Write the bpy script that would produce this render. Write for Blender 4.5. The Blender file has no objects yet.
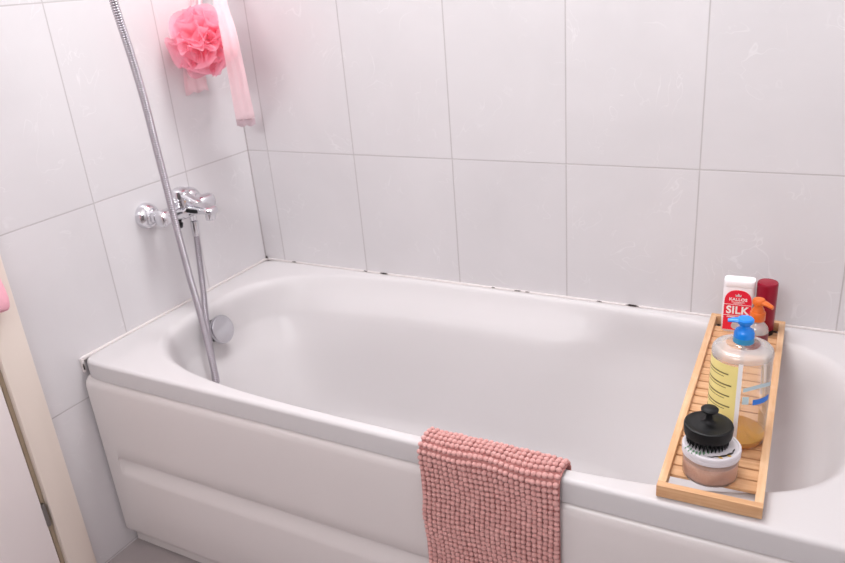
import bpy, bmesh, math, random
from mathutils import Vector, Matrix
R = math.radians
PI = math.pi
random.seed(7)
S = bpy.context.scene
COL = S.collection


# ------------------------------------------------------------------ helpers
def lin(c):
    out = []
    for v in c[:3]:
        v = v / 255.0
        out.append(v / 12.92 if v <= 0.04045 else ((v + 0.055) / 1.055) ** 2.4)
    return (out[0], out[1], out[2], 1.0)


def tag(o, label=None, cat=None, group=None, kind=None):
    if label: o['label'] = label
    if cat: o['category'] = cat
    if group: o['group'] = group
    if kind: o['kind'] = kind
    return o


def empty(name, loc=(0, 0, 0), rz=0.0):
    o = bpy.data.objects.new(name, None)
    o.empty_display_size = 0.02
    o.location = loc
    o.rotation_euler = (0, 0, rz)
    COL.objects.link(o)
    return o


def build(name, bm, m, parent=None, smooth=True, angle=40, loc=None, recalc=True):
    if recalc:
        bmesh.ops.recalc_face_normals(bm, faces=bm.faces[:])
    me = bpy.data.meshes.new(name)
    if smooth:
        for f in bm.faces: f.smooth = True
        for e in bm.edges:
            if len(e.link_faces) == 2 and e.calc_face_angle(0) > R(angle):
                e.smooth = False
    bm.to_mesh(me)
    bm.free()
    for mm in (m if isinstance(m, (list, tuple)) else [m]):
        me.materials.append(mm)
    o = bpy.data.objects.new(name, me)
    COL.objects.link(o)
    if parent: o.parent = parent
    if loc: o.location = loc
    return o


def box(bm, x0, x1, y0, y1, z0, z1, bev=0.0, seg=2):
    t = bmesh.new()
    bmesh.ops.create_cube(t, size=1)
    for v in t.verts:
        v.co = Vector(((x0 + x1) / 2 + v.co.x * (x1 - x0), (y0 + y1) / 2 + v.co.y * (y1 - y0), (z0 + z1) / 2 + v.co.z * (z1 - z0)))
    if bev:
        bmesh.ops.bevel(t, geom=t.edges[:], offset=bev, segments=seg, profile=0.5, affect='EDGES')
    join(bm, t)


def join(bm, t, mat=None, mi=None):
    if mat is not None:
        bmesh.ops.transform(t, matrix=mat, verts=t.verts[:])
    if mi is not None:
        for f in t.faces: f.material_index = mi
    me = bpy.data.meshes.new('tmp')
    t.to_mesh(me)
    t.free()
    bm.from_mesh(me)
    bpy.data.meshes.remove(me)


def lathe(bm, prof, n=40, mat=None, sx=1.0, sy=1.0):
    """prof: (r, z) list from bottom to top; closes ends where r == 0"""
    t = bmesh.new()
    rings = []
    for r, z in prof:
        if r < 1e-6:
            rings.append([t.verts.new((0, 0, z))])
        else:
            rings.append([t.verts.new((r * sx * math.cos(2 * PI * k / n), r * sy * math.sin(2 * PI * k / n), z)) for k in range(n)])
    for a, b in zip(rings, rings[1:]):
        for k in range(n):
            k2 = (k + 1) % n
            if len(a) == 1 and len(b) == 1: continue
            if len(a) == 1: t.faces.new((a[0], b[k2], b[k]))
            elif len(b) == 1: t.faces.new((a[k], a[k2], b[0]))
            else: t.faces.new((a[k], a[k2], b[k2], b[k]))
    join(bm, t, mat)


def axis_mat(origin, direction):
    """matrix taking local +z to direction, placed at origin"""
    d = Vector(direction).normalized()
    q = Vector((0, 0, 1)).rotation_difference(d)
    return Matrix.Translation(Vector(origin)) @ q.to_matrix().to_4x4()


def spline(pts, step):
    P = [Vector(p) for p in pts]
    P = [P[0] * 2 - P[1]] + P + [P[-1] * 2 - P[-2]]
    dense = []
    for i in range(1, len(P) - 2):
        p0, p1, p2, p3 = P[i - 1], P[i], P[i + 1], P[i + 2]
        for k in range(24):
            t = k / 24
            dense.append(0.5 * ((2 * p1) + (p2 - p0) * t + (2 * p0 - 5 * p1 + 4 * p2 - p3) * t * t + (3 * p1 - p0 - 3 * p2 + p3) * t ** 3))
    dense.append(P[-2])
    out = [dense[0]]
    acc = 0.0
    for a, b in zip(dense, dense[1:]):
        L = (b - a).length
        pos = step - acc
        while pos <= L:
            out.append(a.lerp(b, pos / L))
            pos += step
        acc = (acc + L) % step if L > 0 else acc
    return out


def sweep(bm, pts, radius, n=14, caps=True):
    """radius: float or function(index)"""
    t = bmesh.new()
    up = Vector((0.3, 0.2, 1)).normalized()
    tang = []
    for i in range(len(pts)):
        a = pts[max(0, i - 1)]; b = pts[min(len(pts) - 1, i + 1)]
        tang.append((b - a).normalized())
    nrm = tang[0].orthogonal().normalized()
    rings = []
    for i, p in enumerate(pts):
        nrm = (nrm - tang[i] * nrm.dot(tang[i])).normalized()
        bn = tang[i].cross(nrm)
        r = radius(i) if callable(radius) else radius
        rings.append([t.verts.new(p + (nrm * math.cos(2 * PI * k / n) + bn * math.sin(2 * PI * k / n)) * r) for k in range(n)])
    for a, b in zip(rings, rings[1:]):
        for k in range(n):
            t.faces.new((a[k], a[(k + 1) % n], b[(k + 1) % n], b[k]))
    if caps:
        t.faces.new(rings[0][::-1]); t.faces.new(rings[-1])
    join(bm, t)


def sstep(a, b, x):
    t = min(1.0, max(0.0, (x - a) / (b - a)))
    return t * t * (3 - 2 * t)


def text_mesh(name, body, size, m, parent, mat, extrude=0.0004, offset=0.0, sx=1.0, wrap=None):
    cu = bpy.data.curves.new(name + '_curve', 'FONT')
    cu.body = body
    cu.size = size
    cu.align_x = 'CENTER'
    cu.extrude = extrude
    cu.offset = offset
    cu.space_character = 1.05
    to = bpy.data.objects.new(name + '_src', cu)
    COL.objects.link(to)
    bpy.context.view_layer.update()
    dg = bpy.context.evaluated_depsgraph_get()
    me = bpy.data.meshes.new_from_object(to.evaluated_get(dg))
    bpy.data.objects.remove(to)
    bpy.data.curves.remove(cu)
    for v in me.vertices:
        v.co.x *= sx
        v.co = mat @ v.co
        if wrap: v.co = wrap(v.co)
    me.materials.clear()
    me.materials.append(m)
    o = bpy.data.objects.new(name, me)
    COL.objects.link(o)
    o.parent = parent
    return o


# ------------------------------------------------------------------ materials
def mat(name, color, rough=0.5, metal=0.0, spec=0.5, coat=0.0, sss=0.0):
    m = bpy.data.materials.new(name)
    m.use_nodes = True
    b = m.node_tree.nodes['Principled BSDF']
    b.inputs['Base Color'].default_value = lin(color)
    b.inputs['Roughness'].default_value = rough
    b.inputs['Metallic'].default_value = metal
    b.inputs['Specular IOR Level'].default_value = spec
    b.inputs['Coat Weight'].default_value = coat
    b.inputs['Coat Roughness'].default_value = 0.05
    return m


class NT:
    def __init__(s, m):
        s.t = m.node_tree
        s.b = s.t.nodes.get('Principled BSDF')

    def n(s, typ, **kw):
        nd = s.t.nodes.new(typ)
        for k, v in kw.items():
            setattr(nd, k, v)
        return nd

    def l(s, a, b):
        s.t.links.new(a, b)

    def math(s, op, a, b=None, clamp=False):
        nd = s.n('ShaderNodeMath', operation=op, use_clamp=clamp)
        for i, v in enumerate((a, b)):
            if v is None: continue
            if isinstance(v, (int, float)): nd.inputs[i].default_value = v
            else: s.l(v, nd.inputs[i])
        return nd.outputs[0]

    def mix(s, fac, a, b):
        nd = s.n('ShaderNodeMix', data_type='RGBA')
        for i, v in ((0, fac), (6, a), (7, b)):
            if isinstance(v, (int, float, tuple)): nd.inputs[i].default_value = v
            else: s.l(v, nd.inputs[i])
        return nd.outputs[2]

    def noise(s, vec, scale, detail=3, rough=0.5, dist=0.0):
        nd = s.n('ShaderNodeTexNoise')
        nd.inputs['Scale'].default_value = scale
        nd.inputs['Detail'].default_value = detail
        nd.inputs['Roughness'].default_value = rough
        nd.inputs['Distortion'].default_value = dist
        if vec is not None: s.l(vec, nd.inputs['Vector'])
        return nd.outputs['Fac']

    def bump(s, h, strength, dist=0.002):
        nd = s.n('ShaderNodeBump')
        nd.inputs['Strength'].default_value = strength
        nd.inputs['Distance'].default_value = dist
        s.l(h, nd.inputs['Height'])
        s.l(nd.outputs[0], s.b.inputs['Normal'])


def tile_mat(name, axis, off, pitch, zoff, zpitch, base, vein, grout, rough=0.32, zaxis='Z', gw=0.0015):
    m = mat(name, base, rough, spec=0.4)
    T = NT(m)
    tc = T.n('ShaderNodeTexCoord')
    sep = T.n('ShaderNodeSeparateXYZ')
    T.l(tc.outputs['Object'], sep.inputs[0])

    def line(ax, o, p):
        u = T.math('DIVIDE', T.math('SUBTRACT', sep.outputs[ax], o), p)
        fr = T.math('FRACT', T.math('ADD', u, 100.5))
        d = T.math('MULTIPLY', T.math('ABSOLUTE', T.math('SUBTRACT', fr, 0.5)), p)
        return T.math('SUBTRACT', 1.0, T.math('DIVIDE', d, gw * 1.4, clamp=True), clamp=True), T.math('FLOOR', T.math('ADD', u, 100.0))
    g1, i1 = line(axis, off, pitch)
    g2, i2 = line(zaxis, zoff, zpitch)
    g = T.math('MAXIMUM', g1, g2)
    gm = T.math('MULTIPLY', g, 1.5, clamp=True)
    # per tile offset so that the veins do not run across joints
    sh = T.n('ShaderNodeCombineXYZ')
    T.l(T.math('MULTIPLY', i1, 3.7), sh.inputs[0]); T.l(T.math('MULTIPLY', i2, 5.3), sh.inputs[1])
    vadd = T.n('ShaderNodeVectorMath', operation='ADD')
    T.l(tc.outputs['Object'], vadd.inputs[0]); T.l(sh.outputs[0], vadd.inputs[1])
    v = vadd.outputs[0]
    cloud = T.noise(v, 3.0, 4, 0.6, 0.4)
    vn = T.noise(v, 7.0, 2, 0.5, 2.2)
    band = T.math('SUBTRACT', 1.0, T.math('DIVIDE', T.math('ABSOLUTE', T.math('SUBTRACT', vn, 0.5)), 0.012, clamp=True), clamp=True)
    mask = T.math('MULTIPLY', T.math('SUBTRACT', T.noise(v, 9.0, 2), 0.5, clamp=True), 6.0, clamp=True)
    band = T.math('MULTIPLY', band, mask)
    dark = tuple(int(c * 0.955) for c in base)
    c = T.mix(cloud, lin(dark), lin(tuple(min(255, int(c * 1.03)) for c in base)))
    c = T.mix(T.math('MULTIPLY', band, 0.45), c, lin(vein))
    c = T.mix(gm, c, lin(grout))
    T.l(c, T.b.inputs['Base Color'])
    T.l(T.math('ADD', rough, T.math('MULTIPLY', gm, 0.4)), T.b.inputs['Roughness'])
    T.bump(T.math('SUBTRACT', T.math('MULTIPLY', T.noise(v, 25, 2), 0.03), gm), 0.35, 0.001)
    return m


def wood_mat(name, axis, c1, c2, c3):
    m = mat(name, c1, 0.42, spec=0.35)
    T = NT(m)
    tc = T.n('ShaderNodeTexCoord')
    mp = T.n('ShaderNodeMapping')
    sc = [55, 55, 55]; sc['XYZ'.index(axis)] = 3.0
    mp.inputs['Scale'].default_value = sc
    oi = T.n('ShaderNodeObjectInfo')
    ad = T.n('ShaderNodeVectorMath', operation='ADD')
    T.l(tc.outputs['Object'], ad.inputs[0]); T.l(oi.outputs['Random'], ad.inputs[1])
    T.l(ad.outputs[0], mp.inputs[0])
    n1 = T.noise(mp.outputs[0], 2.0, 5, 0.65, 0.3)
    n2 = T.noise(ad.outputs[0], 22.0, 2)
    k1 = T.math('MULTIPLY', T.math('SUBTRACT', n1, 0.35, clamp=True), 3.0, clamp=True)
    c = T.mix(k1, lin(c2), lin(c1))
    c = T.mix(T.math('MULTIPLY', T.math('SUBTRACT', n2, 0.52, clamp=True), 2.2, clamp=True), c, lin(c3))
    T.l(c, T.b.inputs['Base Color'])
    T.bump(n1, 0.15, 0.0006)
    return m


def clear_mat(name, tint, gloss=0.12, milk=0.0, milkc=(255, 255, 255), rough=0.05):
    """thin clear plastic: see-through, with a Fresnel gloss and a little milkiness"""
    m = bpy.data.materials.new(name)
    m.use_nodes = True
    T = NT(m)
    out = m.node_tree.nodes['Material Output']
    m.node_tree.nodes.remove(T.b)
    tr = T.n('ShaderNodeBsdfTransparent'); tr.inputs[0].default_value = lin(tint)
    gl = T.n('ShaderNodeBsdfGlossy'); gl.inputs['Roughness'].default_value = rough
    gl.inputs['Color'].default_value = (1, 1, 1, 1)
    df = T.n('ShaderNodeBsdfDiffuse'); df.inputs[0].default_value = lin(milkc)
    fr = T.n('ShaderNodeLayerWeight'); fr.inputs['Blend'].default_value = 0.25
    m1 = T.n('ShaderNodeMixShader'); m1.inputs[0].default_value = milk
    T.l(tr.outputs[0], m1.inputs[1]); T.l(df.outputs[0], m1.inputs[2])
    f = T.math('ADD', T.math('MULTIPLY', fr.outputs['Fresnel'], 0.8), gloss * 0.3, clamp=True)
    m2 = T.n('ShaderNodeMixShader')
    T.l(f, m2.inputs[0]); T.l(m1.outputs[0], m2.inputs[1]); T.l(gl.outputs[0], m2.inputs[2])
    T.l(m2.outputs[0], out.inputs[0])
    return m


def net_mat(name, color, alpha, trans=0.45):
    """fine nylon netting: scatters light both ways and lets some through"""
    m = bpy.data.materials.new(name)
    m.use_nodes = True
    T = NT(m)
    out = m.node_tree.nodes['Material Output']
    m.node_tree.nodes.remove(T.b)
    df = T.n('ShaderNodeBsdfDiffuse'); df.inputs[0].default_value = lin(color)
    tl = T.n('ShaderNodeBsdfTranslucent'); tl.inputs[0].default_value = lin(color)
    tr = T.n('ShaderNodeBsdfTransparent')
    a = T.n('ShaderNodeMixShader'); a.inputs[0].default_value = trans
    T.l(df.outputs[0], a.inputs[1]); T.l(tl.outputs[0], a.inputs[2])
    b = T.n('ShaderNodeMixShader'); b.inputs[0].default_value = alpha
    T.l(tr.outputs[0], b.inputs[1]); T.l(a.outputs[0], b.inputs[2])
    T.l(b.outputs[0], out.inputs[0])
    return m


WALLC, VEINC, GROUTC = (213, 210, 212), (231, 229, 231), (184, 179, 180)
A0, TW, ZJ, TH = 0.0753, 0.300, 0.8995, 0.447
M = {}
M['tile_back'] = tile_mat('glazed grey tile, back', 'X', A0, TW, ZJ, TH, WALLC, VEINC, GROUTC)
M['tile_left'] = tile_mat('glazed grey tile, side', 'Y', -0.254, 0.3008, ZJ, TH, WALLC, VEINC, GROUTC)
M['floor'] = tile_mat('floor tile', 'X', 0.25, 0.45, -0.86, 0.45, (164, 154, 154), (184, 176, 176), (122, 114, 114), 0.45, zaxis='Y', gw=0.0016)
M['wall_far'] = mat('grey wall paint', (120, 115, 115), 0.7)
M['ceiling'] = mat('white ceiling paint', (240, 238, 238), 0.8)
M['acrylic'] = mat('white sanitary acrylic', (201, 197, 198), 0.42, spec=0.16, coat=0.08)
M['panel'] = mat('white bath panel plastic', (216, 209, 208), 0.28, spec=0.45)
M['chrome'] = mat('polished chrome', (222, 222, 226), 0.07, metal=1.0)
M['chrome_soft'] = mat('brushed chrome', (205, 205, 210), 0.22, metal=1.0)
M['hose'] = mat('ribbed steel hose', (184, 179, 185), 0.27, metal=1.0)
M['black'] = mat('matt black silicone', (13, 13, 15), 0.5, spec=0.3)
M['rubber'] = mat('black rubber', (20, 20, 20), 0.7)
M['casing'] = mat('cream painted door frame', (236, 224, 213), 0.4)
M['jamb'] = mat('door jamb in beige paint', (190, 174, 150), 0.6)
M['door'] = mat('white door paint', (242, 234, 233), 0.35)
M['steel'] = mat('hinge steel', (150, 146, 142), 0.35, metal=1.0)
M['sealant'] = mat('white silicone sealant', (218, 211, 210), 0.35)
M['mould'] = mat('dark mould', (52, 44, 42), 0.9)
M['wood_y'] = wood_mat('bamboo along', 'Y', (224, 188, 150), (206, 160, 118), (232, 202, 168))
M['wood_x'] = wood_mat('bamboo across', 'X', (216, 174, 134), (194, 146, 104), (226, 190, 152))
M['clear'] = clear_mat('clear plastic', (250, 248, 246), 0.15, milk=0.06)
M['clear_milky'] = clear_mat('milky clear plastic', (246, 244, 242), 0.2, milk=0.30, milkc=(240, 238, 238), rough=0.12)
M['amber'] = clear_mat('amber oil', (246, 208, 110), 0.1, milk=0.5, milkc=(250, 190, 44))
M['oil_tint'] = clear_mat('oil film', (250, 240, 205), 0.1, milk=0.05, milkc=(240, 220, 160))
M['yellow'] = mat('pale yellow label', (242, 226, 146), 0.5)
M['label_white'] = mat('white print', (238, 236, 236), 0.5)
M['print'] = mat('brown print on label', (118, 104, 62), 0.6)
M['blue'] = mat('blue plastic', (20, 128, 222), 0.25, spec=0.5)
M['blue_base'] = mat('blue green plastic collar', (46, 134, 178), 0.3)
M['blue_print'] = mat('blue print', (36, 116, 212), 0.5)
M['ring_print'] = mat('pale grey blue print', (186, 206, 212), 0.5)
M['white_plastic'] = mat('white plastic', (236, 230, 232), 0.3)
M['red'] = mat('red label', (226, 22, 56), 0.4)
M['burgundy'] = mat('burgundy plastic', (140, 8, 38), 0.3, spec=0.3)
M['burgundy_dark'] = mat('dark wine label', (110, 20, 40), 0.4)
M['orange'] = mat('orange plastic', (212, 102, 30), 0.3)
M['lid'] = mat('white lid plastic', (214, 209, 214), 0.35)
M['scrub'] = mat('pinkish brown body scrub', (214, 168, 146), 0.6)
M['green_print'] = mat('green leaf print', (104, 142, 112), 0.5)
M['dark_print'] = mat('dark leaf print', (44, 40, 40), 0.5)
M['gold_print'] = mat('gold print', (200, 160, 70), 0.5)
M['chenille'] = mat('dusty pink chenille', (216, 150, 146), 0.95, spec=0.1)
M['backing'] = mat('dusty pink backing', (178, 124, 120), 0.95, spec=0.1)
M['towel'] = mat('pale pink terry', (250, 186, 200), 0.95, spec=0.1)
M['net'] = net_mat('coral pink netting', (255, 190, 207), 0.68, 0.5)
M['net_pale'] = net_mat('pale pink netting', (255, 236, 239), 0.84)
M['net_hem'] = net_mat('greyish pink hem', (226, 206, 212), 0.85)
M['cord'] = mat('white cord', (240, 226, 230), 0.8)

# chenille: soft fuzz
_T = NT(M['chenille'])
_tc = _T.n('ShaderNodeTexCoord')
_T.bump(_T.noise(_tc.outputs['Object'], 900, 2), 0.5, 0.001)
_T.b.inputs['Sheen Weight'].default_value = 0.3
_T.l(_T.mix(_T.noise(_tc.outputs['Object'], 60, 2), lin((196, 142, 138)), lin((214, 165, 160))), _T.b.inputs['Base Color'])
_T = NT(M['towel'])
_tc = _T.n('ShaderNodeTexCoord')
_T.bump(_T.noise(_tc.outputs['Object'], 500, 2), 0.6, 0.001)
# scrub: grainy
_T = NT(M['scrub'])
_tc = _T.n('ShaderNodeTexCoord')
_T.l(_T.mix(_T.noise(_tc.outputs['Object'], 300, 3), lin((214, 166, 144)), lin((238, 204, 186))), _T.b.inputs['Base Color'])

# ------------------------------------------------------------------ room
XR, YF, ZC = 1.712, -2.45, 2.45
DY0, DY1, DZ = -0.880, -1.700, 2.05     # door opening in the left wall

bm = bmesh.new(); box(bm, -0.1, XR + 0.1, 0, 0.1, 0, ZC)
tag(build('wall_back', bm, M['tile_back'], smooth=False), kind='structure')
bm = bmesh.new()
box(bm, -0.1, 0, DY0, 0, 0, ZC)
box(bm, -0.1, 0, YF, DY1, 0, ZC)
box(bm, -0.1, 0, DY1, DY0, DZ, ZC)
bmesh.ops.remove_doubles(bm, verts=bm.verts[:], dist=1e-5)
tag(build('wall_left', bm, M['tile_left'], smooth=False), kind='structure')
bm = bmesh.new(); box(bm, XR, XR + 0.1, YF, 0, 0, ZC)
tag(build('wall_right', bm, M['tile_left'], smooth=False), kind='structure')
bm = bmesh.new(); box(bm, -0.1, XR + 0.1, YF - 0.1, YF, 0, ZC)
tag(build('wall_front', bm, M['wall_far'], smooth=False), kind='structure')
bm = bmesh.new(); box(bm, -0.1, XR + 0.1, YF - 0.1, 0.1, -0.1, 0)
tag(build('floor', bm, M['floor'], smooth=False), kind='structure')
bm = bmesh.new(); box(bm, -0.1, XR + 0.1, YF - 0.1, 0.1, ZC, ZC + 0.1)
tag(build('ceiling', bm, M['ceiling'], smooth=False), kind='structure')

# door frame: casing on the wall face plus the jamb seen in the gap
CW = 0.068
bm = bmesh.new()
box(bm, 0.0, 0.016, -0.814 - CW, -0.814, 0.0, DZ + 0.07, 0.003)
box(bm, 0.0, 0.016, DY1 - 0.07, DY1, 0.0, DZ + 0.07, 0.003)
box(bm, 0.0, 0.016, DY1, -0.814 - CW, DZ, DZ + 0.07, 0.003)
trim = tag(build('trim_1', bm, M['casing']), kind='structure')
bm = bmesh.new()
box(bm, -0.1, -0.002, -0.8885, DY0, 0.0, DZ)
box(bm, -0.1, -0.002, DY1, DY1 + 0.006, 0.0, DZ)
box(bm, -0.1, -0.045, -0.915, -0.8885, 0.0, DZ)
build('jamb', bm, M['jamb'], trim)
bm = bmesh.new(); box(bm, -0.032, 0.010, -1.690, -0.8965, 0.006, 2.044, 0.002)
door = tag(build('door_1', bm, M['door']), kind='structure')
for z in (0.245, 1.05, 1.85):
    bm = bmesh.new()
    lathe(bm, [(0, -0.032), (0.0045, -0.031), (0.0055, -0.029), (0.0055, -0.0152), (0.0048, -0.015), (0.0048, -0.0142), (0.0055, -0.014), (0.0055, 0.0142),
               (0.0048, 0.0144), (0.0048, 0.0152), (0.0055, 0.0154), (0.0055, 0.029), (0.0045, 0.031), (0, 0.032)], 20)
    build('hinge', bm, M['steel'], door, loc=(0.0085, -0.8925, z))

# ------------------------------------------------------------------ bathtub
ZT = 0.557
tub = empty('bathtub', (0.85, -0.352, 0.0))
tag(tub, 'white built-in acrylic bathtub with a grooved front panel, along the tiled wall', 'bathtub')
OX, OY = 0.85, -0.352
N = 320


def ring(cx, cy, ax, ay, n, z, armrest=0.0, zarm=0.0):
    pts = []
    for k in range(N):
        ph = 2 * PI * k / N
        c, s = math.cos(ph), math.sin(ph)
        q = (abs(c) ** n + abs(s) ** n) ** (-1.0 / n)
        x, y, zz = cx + ax * c * q, cy + ay * s * q, z
        if armrest:
            w = sstep(0.08, 0.36, x) * (1 - sstep(0.93, 1.16, x))
            if y < cy: w *= sstep(0.30, 0.62, x)
            y -= math.copysign(1, y - cy) * armrest * w * min(1.0, abs(y - cy) / 0.12)
            zz += zarm * w
        pts.append(Vector((x, y, zz)))
    return pts


rings = []
cyo, ayo = -0.354, 0.350
rings.append(ring(0.853, cyo, 0.835, ayo - 0.012, 24, ZT - 0.045))
rings.append(ring(0.853, cyo, 0.845, ayo, 36, ZT - 0.045))
for d, h in ((0.0, 0.0085), (0.0006, 0.0055), (0.0025, 0.0025), (0.0055, 0.0006), (0.0085, 0.0)):
    rings.append(ring(0.853, cyo, 0.845 - d, ayo - d, 36 - d * 400, ZT - h))
rings.append(ring(0.853, cyo, 0.845 - 0.012, ayo - 0.0105, 26, ZT))
ax0, ay0 = 0.772, 0.330
rings.append(ring(OX, OY, ax0 + 0.006, ay0 + 0.004, 3.55, ZT))
rings.append(ring(OX, OY, ax0, ay0, 3.5, ZT - 0.0008))
rings.append(ring(OX, OY, ax0 - 0.006, ay0 - 0.004, 3.5, ZT - 0.0035))
rings.append(ring(OX, OY, ax0 - 0.012, ay0 - 0.007, 3.45, ZT - 0.009))
rings.append(ring(OX - 0.001, OY, ax0 - 0.017, ay0 - 0.0095, 3.4, ZT - 0.018, 0.003, 0.0))
# armrest shelf: slopes inward along the middle of both long sides
rings.append(ring(OX - 0.003, OY, ax0 - 0.021, ay0 - 0.012, 3.35, ZT - 0.030, 0.008, 0.0))
rings.append(ring(OX - 0.006, OY, ax0 - 0.026, ay0 - 0.0145, 3.3, ZT - 0.047, 0.020, 0.0))
rings.append(ring(OX - 0.009, OY, ax0 - 0.031, ay0 - 0.017, 3.25, ZT - 0.066, 0.034, 0.0))
rings.append(ring(OX - 0.012, OY, ax0 - 0.036, ay0 - 0.0195, 3.2, ZT - 0.079, 0.043, 0.0))
rings.append(ring(OX - 0.015, OY, ax0 - 0.042, ay0 - 0.0225, 3.2, ZT - 0.092, 0.048, 0.0))
rings.append(ring(OX - 0.018, OY, ax0 - 0.048, ay0 - 0.026, 3.15, ZT - 0.108, 0.050, 0.0))
for f in (0.2, 0.4, 0.6, 0.8, 1.0):
    # the head end slopes much more than the tap end
    xl = 0.125 + 0.12 * f
    xr = 1.554 - 0.27 * f ** 1.1
    rings.append(ring((xl + xr) / 2, OY, (xr - xl) / 2, ay0 - 0.028 - 0.085 * f, 3.1 + 0.3 * f, ZT - 0.108 - 0.217 * f, 0.050 * (1 - 0.5 * f), 0.0))
for d, z in ((0.012, 0.198), (0.032, 0.176), (0.062, 0.163), (0.11, 0.158), (0.18, 0.154)):
    rings.append(ring((0.245 + 1.284) / 2, OY, (1.284 - 0.245) / 2 - d, 0.217 - d * 0.9, 3.2, z, 0.025 * max(0, 1 - d * 8), 0.0))
bm = bmesh.new()
vr = [[bm.verts.new(p) for p in r] for r in rings]
for a, b in zip(vr, vr[1:]):
    for k in range(N):
        bm.faces.new((a[k], a[(k + 1) % N], b[(k + 1) % N], b[k]))
bm.faces.new(vr[-1])
for v in bm.verts: v.co -= Vector((0.85, -0.352, 0))
basin = build('basin', bm, M['acrylic'], tub, angle=55)

# front panel: a moulded sheet with one long groove
YP = -0.708
prof_plain = [(-0.680, 0.5115), (-0.694, 0.5105), (-0.7035, 0.5025), (-0.7070, 0.4950), (YP, 0.487), (YP, 0.420), (YP, 0.330), (YP, 0.296), (YP, 0.293), (YP, 0.288),
              (YP, 0.268), (YP, 0.246), (YP, 0.242), (YP, 0.236), (YP, 0.150), (YP, 0.066), (YP + 0.002, 0.058), (YP + 0.008, 0.052), (-0.688, 0.050)]
prof_groove = [p for p in prof_plain]
prof_groove[7:13] = [(YP, 0.297), (YP + 0.0015, 0.2945), (YP + 0.016, 0.293), (YP + 0.0185, 0.288), (YP + 0.004, 0.250), (YP + 0.001, 0.244)]
xs = [(0.011, 0), (0.050, 0), (0.055, 0.0), (0.060, 0.6), (0.066, 1.0), (0.3, 1), (0.6, 1), (0.9, 1), (1.2, 1), (1.5, 1), (1.634, 1.0), (1.640, 0.6), (1.645, 0), (1.66, 0), (1.70, 0)]
bm = bmesh.new()
cols = []
for x, g in xs:
    cols.append([bm.verts.new((x - 0.85, a[0] * (1 - g) + b[0] * g + 0.352, a[1] * (1 - g) + b[1] * g)) for a, b in zip(prof_plain, prof_groove)])
for a, b in zip(cols, cols[1:]):
    for k in range(len(a) - 1):
        bm.faces.new((a[k], b[k], b[k + 1], a[k + 1]))
# returns at both ends and along the back edge give the sheet its thickness
ret = bmesh.ops.extrude_edge_only(bm, edges=[e for e in bm.edges if len(e.link_faces) == 1])
for v in [g for g in ret['geom'] if isinstance(g, bmesh.types.BMVert)]:
    v.co.y = -0.676 + 0.352
build('front_panel', bm, M['panel'], tub, angle=38)
bm = bmesh.new(); box(bm, 0.007 - 0.85, 1.70 - 0.85, -0.682 + 0.352, -0.668 + 0.352, 0.004, 0.06)
build('plinth', bm, M['panel'], tub)

# overflow plate with its turning knob on the tap end wall of the basin
pd = Vector((0.96, 0.0, 0.28)).normalized()
po = Vector((0.122, -0.372, 0.499)) - Vector((0.85, -0.352, 0))
bm = bmesh.new()
lathe(bm, [(0, -0.012), (0.030, -0.012), (0.031, -0.002), (0.029, 0.004), (0.022, 0.006), (0.0, 0.006)], 40, axis_mat(po, pd))
ovf = build('overflow', bm, M['rubber'], tub)
bm = bmesh.new()
lathe(bm, [(0, 0.006), (0.024, 0.006), (0.026, 0.013), (0.0365, 0.015), (0.0385, 0.018), (0.0385, 0.024), (0.036, 0.0275), (0.028, 0.029), (0, 0.0295)], 48, axis_mat(po, pd))
tag(build('overflow_knob', bm, M['chrome_soft'], ovf), 'round chrome overflow knob')

# sealant bead around the top edge of the tub
bm = bmesh.new()
for y0, y1, x0, x1 in ((-0.0055, 0.0, 0.0, 1.71), (-0.695, -0.004, 0.0, 0.0095)):
    box(bm, x0, x1, y0, y1, ZT - 0.006, ZT + 0.0022, 0.001)
box(bm, 0.0, 0.0078, -0.700, -0.692, 0.520, ZT + 0.001, 0.002)
seal = tag(build('trim_2', bm, M['sealant']), kind='structure')
for x, y, w, h in ((0.436, -0.006, 0.013, 0.0022), (1.141, -0.006, 0.014, 0.0025), (0.006, -0.004, 0.005, 0.007), (0.115, -0.006, 0.008, 0.0015), (0.375, -0.006, 0.006, 0.0012),
                   (0.845, -0.006, 0.009, 0.0012), (0.872, -0.006, 0.006, 0.001), (0.775, -0.006, 0.005, 0.001), (1.06, -0.006, 0.006, 0.001), (0.009, -0.6985, 0.0025, 0.009)):
    bm = bmesh.new()
    bmesh.ops.create_icosphere(bm, subdivisions=3, radius=1)
    for v in bm.verts:
        f = 1 + 0.25 * math.sin(v.co.x * 7 + x * 40) * math.cos(v.co.z * 5)
        v.co = Vector((v.co.x * w * f, v.co.y * 0.0016, v.co.z * h * f))
    build('mould_stain', bm, M['mould'], seal, loc=(x, y, ZT + 0.002 if y > -0.1 else 0.536))

# grout line in the corner of the two tiled walls
bm = bmesh.new(); box(bm, 0.0, 0.0022, -0.0022, 0.0, 0.0, ZC)
tag(build('trim_3', bm, mat('corner grout', (168, 160, 161), 0.8), smooth=False), kind='structure')

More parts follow.
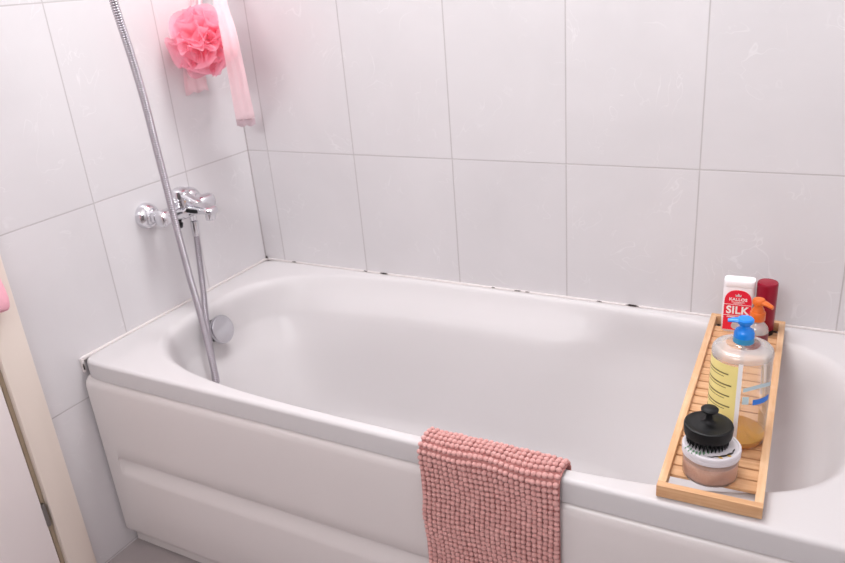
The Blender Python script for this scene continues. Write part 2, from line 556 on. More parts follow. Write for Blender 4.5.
# ------------------------------------------------------------------ bath mixer tap
tap = empty('bath_mixer_tap', (0.0, -0.340, 0.826))
tag(tap, 'chrome bath mixer tap on the left tiled wall above the tub', 'tap')
for dy in (-0.076, 0.076):
    bm = bmesh.new()
    lathe(bm, [(0, 0.0), (0.0335, 0.0), (0.0335, 0.006), (0.0325, 0.013), (0.028, 0.021), (0.021, 0.027), (0.0165, 0.029), (0.015, 0.034), (0, 0.034)], 44, axis_mat((0, dy, 0), (1, 0, 0)))
    build('wall_flange', bm, M['chrome'], tap)
    bm = bmesh.new()
    lathe(bm, [(0, 0.030), (0.0165, 0.030), (0.0175, 0.033), (0.0175, 0.048), (0.0165, 0.052), (0, 0.052)], 6, axis_mat((0, dy, 0), (1, 0, 0)))
    bmesh.ops.bevel(bm, geom=bm.edges[:], offset=0.0008, segments=1, affect='EDGES')
    build('inlet_nut', bm, M['chrome'], tap)
bm = bmesh.new()
lathe(bm, [(0, -0.099), (0.016, -0.098), (0.0205, -0.094), (0.0215, -0.088), (0.0215, -0.056), (0.0185, -0.052), (0.0185, -0.030), (0.0225, -0.024), (0.0225, 0.024), (0.0185, 0.030),
           (0.0185, 0.042), (0.0205, 0.046), (0.0205, 0.080), (0.0195, 0.086), (0.015, 0.090), (0, 0.091)], 44, axis_mat((0.070, 0, 0), (0, 1, 0)))
build('mixer_body', bm, M['chrome'], tap)
# spout: a flat tongue reaching over the tub, turned down at the tip
bm = bmesh.new()
secs = [(0.075, 0.017, 0.020, -0.002), (0.095, 0.016, 0.021, 0.001), (0.115, 0.013, 0.022, 0.004), (0.135, 0.011, 0.022, 0.005), (0.150, 0.010, 0.021, 0.004), (0.160, 0.009, 0.018, 0.002), (0.166, 0.005, 0.012, 0.0)]
rr = []
for x, hz, hy, zc in secs:
    rr.append([bm.verts.new((x, math.copysign(abs(math.cos(2 * PI * k / 28)) ** 0.6, math.cos(2 * PI * k / 28)) * hy,
                             zc + math.copysign(abs(math.sin(2 * PI * k / 28)) ** 0.7, math.sin(2 * PI * k / 28)) * hz)) for k in range(28)])
for a, b in zip(rr, rr[1:]):
    for k in range(28): bm.faces.new((a[k], a[(k + 1) % 28], b[(k + 1) % 28], b[k]))
bm.faces.new(rr[0]); bm.faces.new(rr[-1])
spout = build('spout', bm, M['chrome'], tap)
bm = bmesh.new()
lathe(bm, [(0.0085, -0.022), (0.0118, -0.0225), (0.0125, -0.021), (0.0125, -0.004), (0, -0.003)], 30, axis_mat((0.148, 0, 0), (0, 0, 1)))
build('aerator', bm, M['chrome'], spout)
bm = bmesh.new(); box(bm, 0.040, 0.128, -0.0245, -0.0150, -0.002, 0.0085, 0.003)  # black strip standing in for a dark reflection on the chrome
tag(build('spout_reflection_strip', bm, M['black'], spout), 'dark reflection along the spout, put in as a black strip')
# cartridge housing and lever
bm = bmesh.new()
lathe(bm, [(0, 0.012), (0.021, 0.012), (0.0215, 0.028), (0.0205, 0.032), (0.0205, 0.034), (0.0225, 0.036), (0.0225, 0.050), (0.0205, 0.056), (0.014, 0.0595), (0, 0.0605)], 40, axis_mat((0.070, -0.012, 0), (0.08, -0.05, 1)))
build('cartridge_housing', bm, M['chrome'], tap)
bm = bmesh.new()
lv = [(0.000, 0.014, 0.007), (0.02, 0.014, 0.0065), (0.04, 0.0125, 0.0055), (0.06, 0.011, 0.0045), (0.072, 0.009, 0.004), (0.076, 0.005, 0.0025)]
rr = []
for d, w, h in lv:
    rr.append([bm.verts.new((d, math.cos(2 * PI * k / 20) * w, math.sin(2 * PI * k / 20) * h)) for k in range(20)])
for a, b in zip(rr, rr[1:]):
    for k in range(20): bm.faces.new((a[k], a[(k + 1) % 20], b[(k + 1) % 20], b[k]))
bm.faces.new(rr[0]); bm.faces.new(rr[-1])
bmesh.ops.transform(bm, matrix=Matrix.Translation((0.078, -0.014, 0.047)) @ Matrix.Rotation(R(-12), 4, 'Z') @ Matrix.Rotation(R(12), 4, 'Y'), verts=bm.verts[:])
build('lever', bm, M['chrome'], tap)
bm = bmesh.new()
lathe(bm, [(0, -0.042), (0.008, -0.042), (0.009, -0.040), (0.009, -0.030), (0.0055, -0.028), (0.0055, -0.018), (0, -0.018)], 24, axis_mat((0.074, -0.030, 0), (0.3, 0, 1)))
tag(build('diverter_knob', bm, M['black'], tap), 'small black diverter knob')
bm = bmesh.new()
lathe(bm, [(0, -0.036), (0.0085, -0.036), (0.0095, -0.034), (0.0095, -0.020), (0.012, -0.016), (0, -0.015)], 30, axis_mat((0.066, 0.018, 0), (0, 0, 1)))
build('hose_outlet', bm, M['chrome'], tap)

# ------------------------------------------------------------------ shower hose
hp = [(0.066, -0.322, 0.791), (0.0665, -0.323, 0.765), (0.070, -0.328, 0.735), (0.080, -0.343, 0.686), (0.100, -0.370, 0.613), (0.130, -0.408, 0.547), (0.157, -0.437, 0.492), (0.182, -0.464, 0.440),
      (0.199, -0.481, 0.418), (0.212, -0.490, 0.428), (0.213, -0.491, 0.467), (0.212, -0.493, 0.548), (0.210, -0.496, 0.637), (0.205, -0.498, 0.706), (0.200, -0.498, 0.777), (0.195, -0.498, 0.851),
      (0.195, -0.501, 0.929), (0.200, -0.510, 1.024), (0.210, -0.524, 1.137), (0.225, -0.546, 1.232), (0.245, -0.577, 1.340), (0.255, -0.600, 1.50), (0.220, -0.610, 1.66), (0.12, -0.61, 1.74), (0.02, -0.61, 1.77), (0.0, -0.61, 1.77)]
hpts = spline(hp, 0.00125)
bm = bmesh.new()
sweep(bm, hpts, lambda i: 0.0076 + 0.0012 * (1, 0.6, -1.0, 0.6)[i % 4], 14)
hose = build('shower_hose', bm, M['hose'], angle=80)
tag(hose, 'long ribbed metal shower hose looping down from the tap into the tub', 'hose')
bm = bmesh.new()
lathe(bm, [(0, -0.030), (0.0082, -0.030), (0.0088, -0.028), (0.0105, 0.0), (0.0105, 0.010), (0.0095, 0.011), (0, 0.011)], 24, axis_mat((0.0665, -0.323, 0.776), (-0.02, 0.08, 1)))
build('hose_nut', bm, M['chrome'], hose)

# ------------------------------------------------------------------ pouf and strap
pouf = empty('bath_pouf', (0.090, -0.196, 1.226))
tag(pouf, 'coral pink ruffled bath pouf hanging on the left wall near the corner', 'bath pouf')
PR = 0.083
bm = bmesh.new()
bmesh.ops.create_icosphere(bm, subdivisions=3, radius=PR * 0.42)
rnd = random.Random(3)
core = bm
t = bmesh.new()
NS, NR = 22, 5
for q in range(86):
    zc = 1 - 2 * (q + 0.5) / 86
    th = q * 2.39996
    nrm = Vector((math.sqrt(1 - zc * zc) * math.cos(th), math.sqrt(1 - zc * zc) * math.sin(th), zc))
    tg = nrm.orthogonal().normalized()
    tg.rotate(Matrix.Rotation(rnd.uniform(0, 2 * PI), 3, nrm))
    bn = nrm.cross(tg)
    span = rnd.uniform(0.42, 0.72)
    curl = rnd.uniform(0.7, 1.25)
    ph = rnd.uniform(0, 6.28)
    fr = rnd.uniform(4, 7)
    hh = rnd.uniform(0.82, 1.10)
    if rnd.random() < 0.14: hh *= 1.12
    rows = []
    for j in range(NR):
        f = j / (NR - 1)
        rad = PR * (0.42 + (hh - 0.42) * f)
        row = []
        for i in range(NS):
            s = -1 + 2 * i / (NS - 1)
            # a looped ruffle: an open ring that waves more towards its free edge
            a = s * PI * curl * 0.8
            px = math.sin(a) * span * (0.55 + 0.45 * f)
            py = (math.cos(a) - 0.3) * span * 0.55 * (0.4 + 0.7 * f) + 0.13 * f * math.sin(fr * s * 1.3 + ph)
            d = (nrm + tg * px + bn * py).normalized()
            droop = 1 - 0.10 * f * s * s
            row.append(t.verts.new(d * rad * droop * (1 + 0.035 * f * math.sin(fr * 1.7 * s + ph))))
        rows.append(row)
    for a, b in zip(rows, rows[1:]):
        for i in range(NS - 1): t.faces.new((a[i], a[i + 1], b[i + 1], b[i]))
join(bm, t)
build('netting', bm, M['net'], pouf, angle=180, recalc=False)
bm = bmesh.new()
sweep(bm, spline([(0.0, 0.0, 0.03), (-0.012, 0.025, 0.09), (-0.045, 0.075, 0.17), (-0.062, 0.092, 0.23), (-0.070, 0.108, 0.262)], 0.006), 0.0016, 8)
build('hanging_cord', bm, M['cord'], pouf)

strap = empty('washing_strap', (0.025, -0.045, 1.46))
tag(strap, 'pale pink mesh washing strap hanging beside the pouf at the wall corner', 'washing strap')


def drape(path, w0, w1, folds, depth, wdir, hem=None, seed=0):
    """pleated band hanging along path; returns bmesh"""
    t = bmesh.new()
    pts = spline(path, 0.008)
    n = len(pts)
    K = 36
    rows = []
    for i, p in enumerate(pts):
        f = i / (n - 1)
        w = w0 + (w1 - w0) * (f ** 0.8)
        wd = Vector(wdir).normalized()
        nd = wd.cross(Vector((0, 0, 1))).normalized()
        row = []
        for k in range(K):
            s = -1 + 2 * k / (K - 1)
            row.append(t.verts.new(p + wd * (s * w / 2) + nd * (depth * math.sin(s * folds + seed + f * 1.5) * (0.5 + 0.5 * f)) + Vector((0, 0, -0.006 * abs(math.sin(s * folds * 0.5 + seed)) * (f > 0.98)))))
        rows.append(row)
    for a, b in zip(rows, rows[1:]):
        for k in range(K - 1): t.faces.new((a[k], a[k + 1], b[k + 1], b[k]))
    r = bmesh.ops.solidify(t, geom=t.faces[:], thickness=0.0012)
    return t


SO = Vector((0.025, -0.045, 1.46))
wd = (0.84, 0.5, 0)
rel = lambda L: [Vector(p) - SO for p in L]
build('strap_end', drape(rel([(0.030, -0.052, 1.468), (0.070, -0.090, 1.40), (0.139, -0.161, 1.308), (0.191, -0.208, 1.251), (0.202, -0.217, 1.193), (0.170, -0.179, 1.128), (0.128, -0.131, 1.069), (0.091, -0.088, 1.021), (0.090, -0.087, 1.010)]), 0.022, 0.053, 7, 0.0016, wd), M['net_pale'], strap, angle=180)
build('hem', drape(rel([(0.090, -0.087, 1.0095), (0.089, -0.086, 1.000), (0.088, -0.085, 0.993)]), 0.053, 0.051, 7, 0.0016, wd), M['net_hem'], strap, angle=180)
build('strap_end', drape(rel([(0.020, -0.050, 1.468), (0.012, -0.075, 1.40), (0.008, -0.12, 1.30), (0.008, -0.155, 1.20), (0.014, -0.172, 1.13), (0.016, -0.174, 1.098)]), 0.016, 0.072, 7, 0.0028, (0.25, 0.95, 0.06), seed=1), M['net_pale'], strap, angle=180)
# hook that both hang from (just above the picture)
hk = empty('wall_hook', (0.0, -0.05, 1.475))
tag(hk, 'small chrome wall hook holding the pouf and strap', 'hook')
bm = bmesh.new(); lathe(bm, [(0, 0), (0.016, 0), (0.016, 0.004), (0.013, 0.006), (0, 0.006)], 30, axis_mat((0, 0, 0.01), (1, 0, 0)))
build('base_plate', bm, M['chrome'], hk)
bm = bmesh.new(); sweep(bm, spline([(0.004, 0, 0.01), (0.02, 0, 0.0), (0.034, 0, 0.002), (0.042, 0, 0.014)], 0.003), 0.0035, 12)
build('prong', bm, M['chrome'], hk)

# ------------------------------------------------------------------ pink towel at the door
tw = bmesh.new()
K = 40
levels = [(1.30, -0.985, 0.020, 0.018), (1.22, -0.985, 0.035, 0.022), (1.10, -0.978, 0.058, 0.024), (0.98, -0.962, 0.082, 0.025), (0.90, -0.955, 0.096, 0.024), (0.84, -0.950, 0.104, 0.022),
          (0.805, -0.9475, 0.1075, 0.020), (0.782, -0.947, 0.1085, 0.0185), (0.764, -0.947, 0.106, 0.016), (0.757, -0.947, 0.101, 0.010)]
rows = []
for z, yc, hw, dp in levels:
    row = []
    for k in range(K):
        a = 2 * PI * k / K
        y = yc + hw * math.cos(a)
        dd = dp * (1 + 0.22 * math.sin(y * 95))
        x = 0.038 + dd * math.sin(a)
        slope = -(y + 0.85) * 0.10        # lower edge rises a little away from the corner of the cloth
        row.append(tw.verts.new((max(x, 0.0185), y, z + (slope if z < 0.9 else 0))))
    rows.append(row)
for a, b in zip(rows, rows[1:]):
    for k in range(K): tw.faces.new((a[k], a[(k + 1) % K], b[(k + 1) % K], b[k]))
tw.faces.new(rows[0]); tw.faces.new(rows[-1])
o = build('hand_towel', tw, M['towel'], angle=70)
tag(o, 'pale pink towel hanging at the door frame, at the left edge', 'towel')
hk2 = empty('door_hook', (0.010, -0.985, 1.31))
tag(hk2, 'chrome hook on the door holding the pink towel', 'hook')
bm = bmesh.new(); lathe(bm, [(0, 0), (0.016, 0), (0.016, 0.004), (0.013, 0.006), (0, 0.006)], 30, axis_mat((0, 0, 0.012), (1, 0, 0)))
build('base_plate', bm, M['chrome'], hk2)
bm = bmesh.new(); sweep(bm, spline([(0.004, 0, 0.012), (0.018, 0, 0.0), (0.034, 0, -0.004), (0.044, 0, 0.016)], 0.003), 0.0035, 12)
build('prong', bm, M['chrome'], hk2)

# ------------------------------------------------------------------ chenille mat over the front rim
mat_root = empty('bath_mat', (1.06, -0.700, ZT))
tag(mat_root, 'dusty pink bobbled bath mat draped over the front rim of the tub', 'bath mat')
MX0, MX1 = 0.935, 1.196
# side profile (y, z) of the backing: inside the tub, over the rim, down the front
mp = [(-0.656, 0.534), (-0.660, 0.550), (-0.668, 0.5610), (-0.682, 0.5640), (-0.697, 0.5635), (-0.7085, 0.559), (-0.7130, 0.549), (-0.7140, 0.520), (-0.7140, 0.45), (-0.7140, 0.35), (-0.7140, 0.20), (-0.7140, 0.12)]
mpts = spline([(0, a, b) for a, b in mp], 0.0103)
fine = spline([(0, a, b) for a, b in mp], 0.004)
MO = Vector((1.06, -0.700, ZT))


def mat_wob(x, s):
    """in-plane sway of rows and columns"""
    return 0.0011 * math.sin(x * 30 + s * 9) + 0.0018 * math.sin(s * 31 + x * 47)


def frame_at(P, i):
    a = P[max(0, i - 1)]; b = P[min(len(P) - 1, i + 1)]
    tgt = (b - a).normalized()
    return tgt, Vector((0, tgt.z, -tgt.y))   # outward normal for this direction of travel


bm = bmesh.new()
rows = []
for i, p in enumerate(fine):
    rows.append([bm.verts.new(Vector((MX0 + (MX1 - MX0) * k / 30, p.y, p.z)) - MO) for k in range(31)])
for a, b in zip(rows, rows[1:]):
    for k in range(30): bm.faces.new((a[k], a[k + 1], b[k + 1], b[k]))
bmesh.ops.recalc_face_normals(bm, faces=bm.faces[:])
bmesh.ops.solidify(bm, geom=bm.faces[:], thickness=-0.0035)
build('backing', bm, M['backing'], mat_root, angle=60)
bm = bmesh.new()
bead = bmesh.new()
bmesh.ops.create_icosphere(bead, subdivisions=2, radius=1.0)
bme = bpy.data.meshes.new('bead'); bead.to_mesh(bme); bead.free()
bv = [v.co.copy() for v in bme.vertices]; bf = [tuple(p.vertices) for p in bme.polygons]
NCOL = 27
verts, faces = [], []
rnd = random.Random(11)
for i, p in enumerate(mpts):
    tgt, nr = frame_at(mpts, i)
    if nr.y > 0 and p.z < 0.55 and i > 3: nr = -nr
    if i <= 3 and nr.z < 0 and p.z > 0.55: nr = -nr
    for k in range(NCOL):
        x = MX0 + (MX1 - MX0) * (k + 0.5) / NCOL
        w = mat_wob(x, p.z)
        c = Vector((x + rnd.uniform(-.0007, .0007) + 0.0026 * math.sin(p.z * 40 + 1) * (0.4 + 0.6 * math.sin(x * 8)), p.y, p.z)) + tgt * w + nr * (0.0058 + rnd.uniform(-.0010, .0010)) - MO
        r = 0.0051 * rnd.uniform(0.93, 1.08)
        base = len(verts)
        for v in bv:
            verts.append(c + Vector((v.x * r, 0, 0)) + tgt * (v.y * r * 0.98) + nr * (v.z * r * 0.92))
        faces += [tuple(j + base for j in f) for f in bf]
me = bpy.data.meshes.new('chenille_pile')
me.from_pydata([tuple(v) for v in verts], [], faces)
for p_ in me.polygons: p_.use_smooth = True
me.materials.append(M['chenille'])
o = bpy.data.objects.new('chenille_pile', me); COL.objects.link(o); o.parent = mat_root
o['kind'] = 'stuff'
bpy.data.meshes.remove(bme)

# ------------------------------------------------------------------ bamboo tray across the tub
TL, TWD = 0.656, 0.1515
tray = empty('bath_tray', (1.4105, -0.362, ZT), R(1.55))
tag(tray, 'slatted bamboo bath tray lying across the tub, holding bottles and a jar', 'bath tray')
hx, hy = TWD / 2, TL / 2
RW, Z0, Z1 = 0.0125, 0.0025, 0.0235
for s in (-1, 1):
    bm = bmesh.new(); box(bm, min(s * hx, s * (hx - RW)), max(s * hx, s * (hx - RW)), -hy + RW, hy - RW, Z0, Z1, 0.0012)
    build('side_rail', bm, M['wood_y'], tray)
    bm = bmesh.new(); box(bm, -hx, hx, min(s * hy, s * (hy - RW)), max(s * hy, s * (hy - RW)), Z0, Z1, 0.0012)
    build('end_rail', bm, M['wood_x'], tray)
    for q in (-1, 1):
        bm = bmesh.new(); box(bm, q * 0.05 - 0.011, q * 0.05 + 0.011, s * (hy - 0.012) - 0.008, s * (hy - 0.012) + 0.008, 0.0, 0.0030, 0.0006)
        build('rubber_pad', bm, M['rubber'], tray)
ns = 20
y0, y1 = -hy + RW + 0.037, hy - RW - 0.030
pitch = (y1 - y0 + 0.0035) / ns
for k in range(ns):
    a = y0 + k * pitch
    bm = bmesh.new(); box(bm, -hx + RW - 0.001, hx - RW + 0.001, a, a + pitch - 0.0035, 0.0075, 0.0135, 0.0008, 1)
    build('slat', bm, M['wood_x'], tray)
ZS = ZT + 0.0136      # slat surface

# ------------------------------------------------------------------ big clear pump bottle
big = empty('pump_bottle', (1.433, -0.497, ZS))
tag(big, 'large clear shower oil bottle with a blue pump, in the middle of the tray', 'bottle')
RB, HB = 0.0465, 0.172
bm = bmesh.new()
prof = [(0, 0.002), (0.030, 0.0005), (RB - 0.006, 0.0), (RB - 0.002, 0.002), (RB, 0.008), (RB, HB - 0.008), (RB - 0.0007, HB - 0.004), (RB - 0.003, HB - 0.001), (RB - 0.008, HB + 0.001), (0.025, HB + 0.0045), (0.0165, HB + 0.006), (0.0145, HB + 0.009), (0.0145, HB + 0.016)]
lathe(bm, prof, 64)
build('bottle_body', bm, M['clear'], big, angle=60)
bm = bmesh.new()
lathe(bm, [(RB + 0.0005, HB - 0.012), (RB + 0.0005, HB - 0.0078), (RB - 0.0003, HB - 0.0037), (RB - 0.0027, HB - 0.0006), (RB - 0.0078, HB + 0.0014), (0.026, HB + 0.0048)], 64)
tag(build('shoulder', bm, M['clear_milky'], big), 'milky plastic shoulder')
bm = bmesh.new()
lathe(bm, [(0, 0.003), (RB - 0.008, 0.002), (RB - 0.003, 0.004), (RB - 0.0012, 0.009), (RB - 0.0012, 0.013), (0, 0.0125)], 56)
tag(build('shower_oil', bm, M['amber'], big), 'amber oil left in the bottom')


def patch(r, a0, a1, z0, z1, na=24, nz=6, tilt=0.0, thick=0.0003, bow=0.0):
    t = bmesh.new()
    rows = []
    for j in range(nz + 1):
        row = []
        for i in range(na + 1):
            f = i / na
            a = R(a0 + (a1 - a0) * f)
            z = z0 + (z1 - z0) * j / nz + tilt * (f - 0.5) + bow * math.sin(f * PI)
            row.append(t.verts.new((r * math.cos(a), r * math.sin(a), z)))
        rows.append(row)
    for a, b in zip(rows, rows[1:]):
        for i in range(na): t.faces.new((a[i], a[i + 1], b[i + 1], b[i]))
    return t


lab = build('label', patch(RB + 0.0004, -186, -90, 0.006, HB - 0.016, 30, 8), M['yellow'], big)
bm = bmesh.new()
for j in range(7):
    z = HB - 0.034 - j * 0.0195
    wv = [0.9, 1.0, 0.97, 1.0, 0.93, 0.98, 0.9][j]
    join(bm, patch(RB + 0.0008, -172, -172 + 72 * wv, z, z + 0.0024, 24, 1))
    join(bm, patch(RB + 0.0008, -170, -170 + 60 * wv, z - 0.0048, z - 0.0036, 24, 1))
build('print_lines', bm, M['print'], lab)
build('label_edge', patch(RB + 0.0007, -90, -82, 0.012, HB - 0.010, 4, 6), M['label_white'], lab)
bm = bmesh.new()
join(bm, patch(RB + 0.0004, -58, -14, 0.088, 0.098, 24, 2))
build('blue_band', bm, M['blue_print'], big)
bm = bmesh.new()
join(bm, patch(RB + 0.0004, -78, -10, 0.112, 0.119, 24, 2, bow=0.006))
join(bm, patch(RB + 0.0005, -78, -66, 0.090, 0.104, 16, 3))
build('ring_band', bm, M['ring_print'], big)
bm = bmesh.new(); lathe(bm, [(0.0028, 0.012), (0.0028, HB + 0.01)], 12)
build('dip_tube', bm, M['clear_milky'], big)
bm = bmesh.new()
lathe(bm, [(0, HB + 0.007), (0.0150, HB + 0.007), (0.0160, HB + 0.008), (0.0160, HB + 0.0165), (0.0155, HB + 0.0175), (0, HB + 0.0175)], 40)
collar = build('pump_collar', bm, M['blue_base'], big)
bm = bmesh.new()
lathe(bm, [(0, HB + 0.017), (0.0158, HB + 0.017), (0.0156, HB + 0.024), (0.0135, HB + 0.029), (0.0085, HB + 0.0325), (0.0080, HB + 0.037), (0.0110, HB + 0.040), (0.0130, HB + 0.0425),
           (0.0132, HB + 0.047), (0.0110, HB + 0.0495), (0, HB + 0.0505)], 40)


def nozzle(bm, direction, z, l0, l1, w0, w1, h0, h1, drop):
    t = bmesh.new()
    rr = []
    for j in range(7):
        f = j / 6
        d = l0 + (l1 - l0) * f
        w = w0 + (w1 - w0) * f; h = h0 + (h1 - h0) * f
        zc = z - drop * f * f
        rr.append([t.verts.new((d, w * math.cos(2 * PI * k / 16), zc + h * math.sin(2 * PI * k / 16))) for k in range(16)])
    for a, b in zip(rr, rr[1:]):
        for k in range(16): t.faces.new((a[k], a[(k + 1) % 16], b[(k + 1) % 16], b[k]))
    t.faces.new(rr[0]); t.faces.new(rr[-1])
    join(bm, t, Matrix.Rotation(R(direction), 4, 'Z'))


nozzle(bm, 190, HB + 0.0455, 0.004, 0.026, 0.0100, 0.0045, 0.0042, 0.0028, 0.0015)
build('pump_head', bm, M['blue'], big)

# ------------------------------------------------------------------ scrub jar
jar = empty('scrub_jar', (1.4105, -0.617, ZS))
tag(jar, 'clear jar of pinkish brown scrub with a white lid, under the black brush', 'jar')
bm = bmesh.new()
lathe(bm, [(0, 0.0), (0.0375, 0.0), (0.0405, 0.002), (0.0415, 0.006), (0.0415, 0.040), (0.0395, 0.043)], 56)
build('jar_body', bm, M['clear'], jar, angle=60)
bm = bmesh.new()
lathe(bm, [(0, 0.002), (0.037, 0.002), (0.0396, 0.0045), (0.0404, 0.008), (0.0404, 0.031), (0.030, 0.033), (0, 0.032)], 56)
build('scrub', bm, M['scrub'], jar)
bm = bmesh.new()
lathe(bm, [(0.0405, 0.0405), (0.0430, 0.0405), (0.0436, 0.0412), (0.0436, 0.0460), (0.0428, 0.0467), (0.0428, 0.0475), (0.0437, 0.0481), (0.0437, 0.0525), (0.0425, 0.0542), (0.0398, 0.0546), (0.0388, 0.0536), (0, 0.0536)], 64)
lid = build('lid', bm, M['lid'], jar)


def leaf(bm, cx, cy, ang, L, W, z):
    t = bmesh.new()
    n = 8
    pts = [(L * (i / n - 0.5), W * math.sin(PI * i / n)) for i in range(n + 1)]
    pts += [(L * (i / n - 0.5), -W * math.sin(PI * i / n)) for i in range(n - 1, 0, -1)]
    t.faces.new([t.verts.new((x, y, 0)) for x, y in pts])
    join(bm, t, Matrix.Translation((cx, cy, z)) @ Matrix.Rotation(R(ang), 4, 'Z'))


rnd = random.Random(5)
for nm, mm, L in (('leaf_print', 'green_print', [(-0.033 + i * 0.0052, -0.014 - 0.019 * math.sin((i + 1.2) / 8.5 * PI), 66 + i * 6, 0.0140, 0.0017) for i in range(8)]),
                  ('dark_print', 'dark_print', [(0.012, -0.031, 20, 0.016, 0.0014), (0.021, -0.0255, 35, 0.016, 0.0022), (0.029, -0.017, 50, 0.016, 0.0022), (0.033, -0.006, 80, 0.012, 0.0013), (0.004, -0.0355, 5, 0.011, 0.0012), (-0.0335, 0.0, 95, 0.012, 0.0012)]),
                  ('gold_print', 'gold_print', [(0.017, -0.0315, -30, 0.011, 0.0024), (0.0285, -0.0225, -20, 0.011, 0.0022)])):
    bm = bmesh.new()
    for a in L: leaf(bm, a[0], a[1], a[2], a[3], a[4], 0.0539 + 0.00005 * len(nm))
    build(nm, bm, M[mm], lid, smooth=False)

# ------------------------------------------------------------------ scalp brush
br = empty('scalp_brush', (1.4035, -0.613, ZS + 0.0540))
tag(br, 'black round scalp brush with a mushroom knob, standing on the jar lid', 'brush')
bm = bmesh.new()
lathe(bm, [(0, 0.0140), (0.033, 0.0140), (0.0352, 0.0155), (0.0360, 0.0190), (0.0368, 0.0310), (0.0360, 0.0340), (0.0335, 0.0350), (0.0320, 0.0343), (0.024, 0.0351), (0.012, 0.0357), (0.0085, 0.0375),
           (0.0055, 0.0420), (0.0046, 0.0495), (0.0054, 0.0540), (0.0095, 0.0560), (0.0128, 0.0575), (0.0132, 0.0600), (0.0112, 0.0622), (0.0058, 0.0634), (0, 0.0638)], 56)
build('brush_body', bm, M['black'], br)
bm = bmesh.new()
for rad, cnt in ((0.0305, 32), (0.026, 28), (0.0215, 22), (0.015, 15), (0.008, 8)):
    for k in range(cnt):
        a = 2 * PI * k / cnt + rad * 50
        t = bmesh.new()
        lathe(t, [(0, 0.0), (0.0008, 0.0003), (0.0013, 0.004), (0.0019, 0.0155), (0, 0.0156)], 7)
        join(bm, t, Matrix.Translation((rad * math.cos(a), rad * math.sin(a), 0)))
o = build('bristles', bm, M['black'], br)
o['kind'] = 'stuff'

# ------------------------------------------------------------------ white bottle with red SILK label


def rrect(hx, hy, r, n=8):
    pts = []
    for cx, cy, a0 in ((hx - r, hy - r, 0), (-hx + r, hy - r, 90), (-hx + r, -hy + r, 180), (hx - r, -hy + r, 270)):
        for k in range(n + 1):
            a = R(a0 + 90 * k / n)
            pts.append((cx + r * math.cos(a), cy + r * math.sin(a)))
    return pts


def loft(bm, secs, cap=True):
    rows = []
    for hx, hy, r, z in secs:
        rows.append([bm.verts.new((x, y, z)) for x, y in rrect(hx, hy, r)])
    n = len(rows[0])
    for a, b in zip(rows, rows[1:]):
        for k in range(n): bm.faces.new((a[k], a[(k + 1) % n], b[(k + 1) % n], b[k]))
    if cap:
        bm.faces.new(rows[0][::-1]); bm.faces.new(rows[-1])


silk = empty('shampoo_bottle', (1.3835, -0.083, ZS), R(3))
tag(silk, 'white shampoo bottle with a red label reading SILK, at the wall end of the tray', 'bottle')
bm = bmesh.new()
loft(bm, [(0.0290, 0.0150, 0.010, 0.0), (0.0305, 0.0165, 0.011, 0.003), (0.0312, 0.0170, 0.012, 0.03), (0.0312, 0.0170, 0.012, 0.085), (0.0312, 0.0170, 0.012, 0.102), (0.0308, 0.0167, 0.012, 0.104)])
build('bottle_body', bm, M['white_plastic'], silk)
bm = bmesh.new()
loft(bm, [(0.0304, 0.0163, 0.011, 0.1043), (0.0312, 0.0168, 0.011, 0.1052), (0.0312, 0.0166, 0.010, 0.1172), (0.0302, 0.0156, 0.009, 0.1188)])
build('flip_cap', bm, M['white_plastic'], silk)
YL = -0.0175
bm = bmesh.new()
pts = [(-0.0270, 0.006), (0.0270, 0.006)]
for k in range(25):
    a = PI * k / 24
    pts.append((0.0270 * math.copysign(abs(math.cos(a)) ** 0.8, math.cos(a)), 0.0700 + 0.0290 * math.sin(a) ** 0.85))
bm.faces.new([bm.verts.new((x, 0, z)) for x, z in pts])
r_ = bmesh.ops.extrude_face_region(bm, geom=bm.faces[:])
bmesh.ops.translate(bm, vec=(0, 0.0014, 0), verts=[g for g in r_['geom'] if isinstance(g, bmesh.types.BMVert)])
lb = build('label', bm, M['red'], silk, loc=(0, YL - 0.0003, 0), smooth=False)
UP = Matrix.Rotation(R(90), 4, 'X')
text_mesh('lettering', 'SILK', 0.0240, M['label_white'], lb, Matrix.Translation((0.0, -0.0004, 0.0452)) @ UP, offset=0.0007, sx=0.96)
text_mesh('lettering', 'KALLOS', 0.0088, M['label_white'], lb, Matrix.Translation((0, -0.0004, 0.0752)) @ UP, offset=0.0002, sx=1.1)
bm = bmesh.new()
for x0, x1, z0, z1 in ((-0.027, 0.027, 0.0655, 0.0663), (-0.013, 0.013, 0.0712, 0.0722), (-0.009, 0.009, 0.0684, 0.0692), (-0.027, 0.027, 0.0400, 0.0409), (-0.020, 0.020, 0.0360, 0.0378)):
    box(bm, x0, x1, -0.0006, 0.0004, z0, z1)
build('rule_lines', bm, M['label_white'], lb, smooth=False)
bm = bmesh.new()
cr = [(-0.0055, 0), (0.0055, 0), (0.0062, 0.0055), (0.0030, 0.0032), (0.0, 0.0078), (-0.0030, 0.0032), (-0.0062, 0.0055)]
f = bm.faces.new([bm.verts.new((x, 0, z + 0.0845)) for x, z in cr])
bmesh.ops.solidify(bm, geom=[f], thickness=0.0006)
build('crown_emblem', bm, M['label_white'], lb, loc=(0, -0.0006, 0), smooth=False)
bm = bmesh.new()
f = bm.faces.new([bm.verts.new((0.0095 * math.cos(2 * PI * k / 28) * (1 - 0.4 * math.sin(2 * PI * k / 28)), 0, 0.020 + 0.012 * math.sin(2 * PI * k / 28))) for k in range(28)])
bmesh.ops.solidify(bm, geom=[f], thickness=0.0006)
build('drop_emblem', bm, M['label_white'], lb, loc=(0, -0.0006, 0), smooth=False)

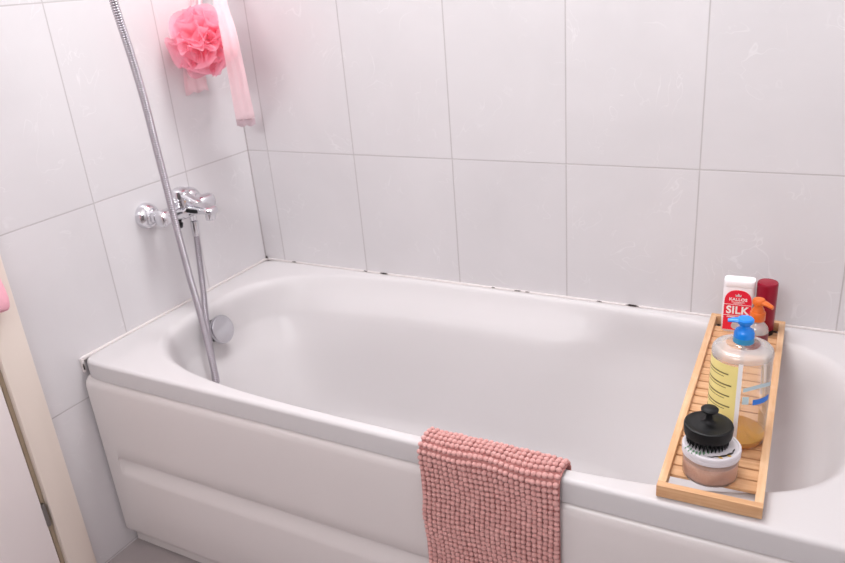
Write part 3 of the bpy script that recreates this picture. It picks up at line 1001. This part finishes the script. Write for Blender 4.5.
# ------------------------------------------------------------------ burgundy bottle
red = empty('lotion_bottle', (1.4375, -0.083, ZS))
tag(red, 'tall burgundy red bottle on a dark cap, behind the orange pump bottle', 'bottle')
bm = bmesh.new()
lathe(bm, [(0, 0.012), (0.0192, 0.012), (0.0198, 0.014), (0.0205, 0.112), (0.0203, 0.1165), (0.0188, 0.1185), (0.0175, 0.1178), (0.0165, 0.1180), (0.010, 0.1186), (0, 0.1187)], 48)
build('bottle_body', bm, M['burgundy'], red)
bm = bmesh.new()
lathe(bm, [(0, 0), (0.0185, 0), (0.0195, 0.001), (0.0196, 0.0112), (0.019, 0.0119), (0, 0.0119)], 48)
tag(build('cap', bm, M['rubber'], red), 'dark cap the bottle stands on')

# ------------------------------------------------------------------ orange pump bottle
og = empty('soap_bottle', (1.4295, -0.172, ZS))
tag(og, 'small clear soap bottle with an orange pump and dark red label, behind the big bottle', 'bottle')
bm = bmesh.new()
lathe(bm, [(0, 0), (0.0200, 0), (0.0225, 0.002), (0.0230, 0.006), (0.0230, 0.046), (0.0215, 0.055), (0.0165, 0.062), (0.0125, 0.065), (0.0125, 0.074)], 44)
build('bottle_body', bm, M['clear_milky'], og, angle=60)
build('label', patch(0.0233, -150, 20, 0.012, 0.045, 30, 3), M['burgundy_dark'], og)
bm = bmesh.new()
lathe(bm, [(0, 0.070), (0.0140, 0.070), (0.0148, 0.071), (0.0148, 0.087), (0.0140, 0.0885), (0, 0.0885)], 40)
build('pump_collar', bm, M['orange'], og)
bm = bmesh.new()
lathe(bm, [(0, 0.088), (0.0120, 0.088), (0.0115, 0.094), (0.0085, 0.098), (0.0085, 0.103), (0.0120, 0.106), (0.0128, 0.112), (0.0105, 0.116), (0, 0.1175)], 36)
nozzle(bm, -20, 0.1105, 0.002, 0.029, 0.0105, 0.0050, 0.0052, 0.0035, 0.0065)
build('pump_head', bm, M['orange'], og)

# ------------------------------------------------------------------ lights
def area(name, loc, size, power, color=(1, 1, 1), rot=(0, 0, 0), shape='DISK', sy=None):
    l = bpy.data.lights.new(name, 'AREA')
    l.shape = shape; l.size = size
    if sy: l.size_y = sy
    l.energy = power; l.color = color
    o = bpy.data.objects.new(name, l)
    o.location = loc; o.rotation_euler = rot
    COL.objects.link(o)
    return o


area('ceiling_panel_light', (0.84, -0.25, 2.42), 0.8, 20.5, (0.99, 0.995, 1.0), shape='RECTANGLE', sy=0.36)
area('front_fill_light', (0.9, -2.40, 2.10), 1.0, 24.0, (0.995, 0.995, 1.0), rot=(R(90), 0, 0), shape='RECTANGLE', sy=0.5)  # added fill from behind the camera, no known lamp there

w = bpy.data.worlds.new('World'); S.world = w; w.use_nodes = True
w.node_tree.nodes['Background'].inputs[0].default_value = (0.8, 0.78, 0.8, 1)
w.node_tree.nodes['Background'].inputs[1].default_value = 0.1

# ------------------------------------------------------------------ camera
cam = bpy.data.cameras.new('camera')
cam.sensor_width = 36.0
cam.lens = 744.331 / 845 * 36.0
cam.clip_start = 0.02
co = bpy.data.objects.new('camera', cam); COL.objects.link(co)
yaw, pit, rol = -0.5243, 0.3884, -0.0851
fw = Vector((math.sin(yaw) * math.cos(pit), math.cos(yaw) * math.cos(pit), -math.sin(pit)))
rt = Vector((math.cos(yaw), -math.sin(yaw), 0)); up = rt.cross(fw)
c, s = math.cos(rol), math.sin(rol)
rt, up = c * rt + s * up, -s * rt + c * up
m3 = Matrix((rt, up, -fw)).transposed()
co.matrix_world = Matrix.Translation((1.5233, -1.6692, 1.3357)) @ m3.to_4x4()
cam.dof.use_dof = True
cam.dof.focus_distance = 1.28
cam.dof.aperture_fstop = 8.0
S.camera = co

S.view_settings.view_transform = 'Standard'
S.view_settings.look = 'None'
S.view_settings.gamma = 1.0
S.view_settings.exposure = 0.05
S.view_settings.use_curve_mapping = False
S.cycles.max_bounces = 14
S.cycles.diffuse_bounces = 8
S.cycles.transparent_max_bounces = 24
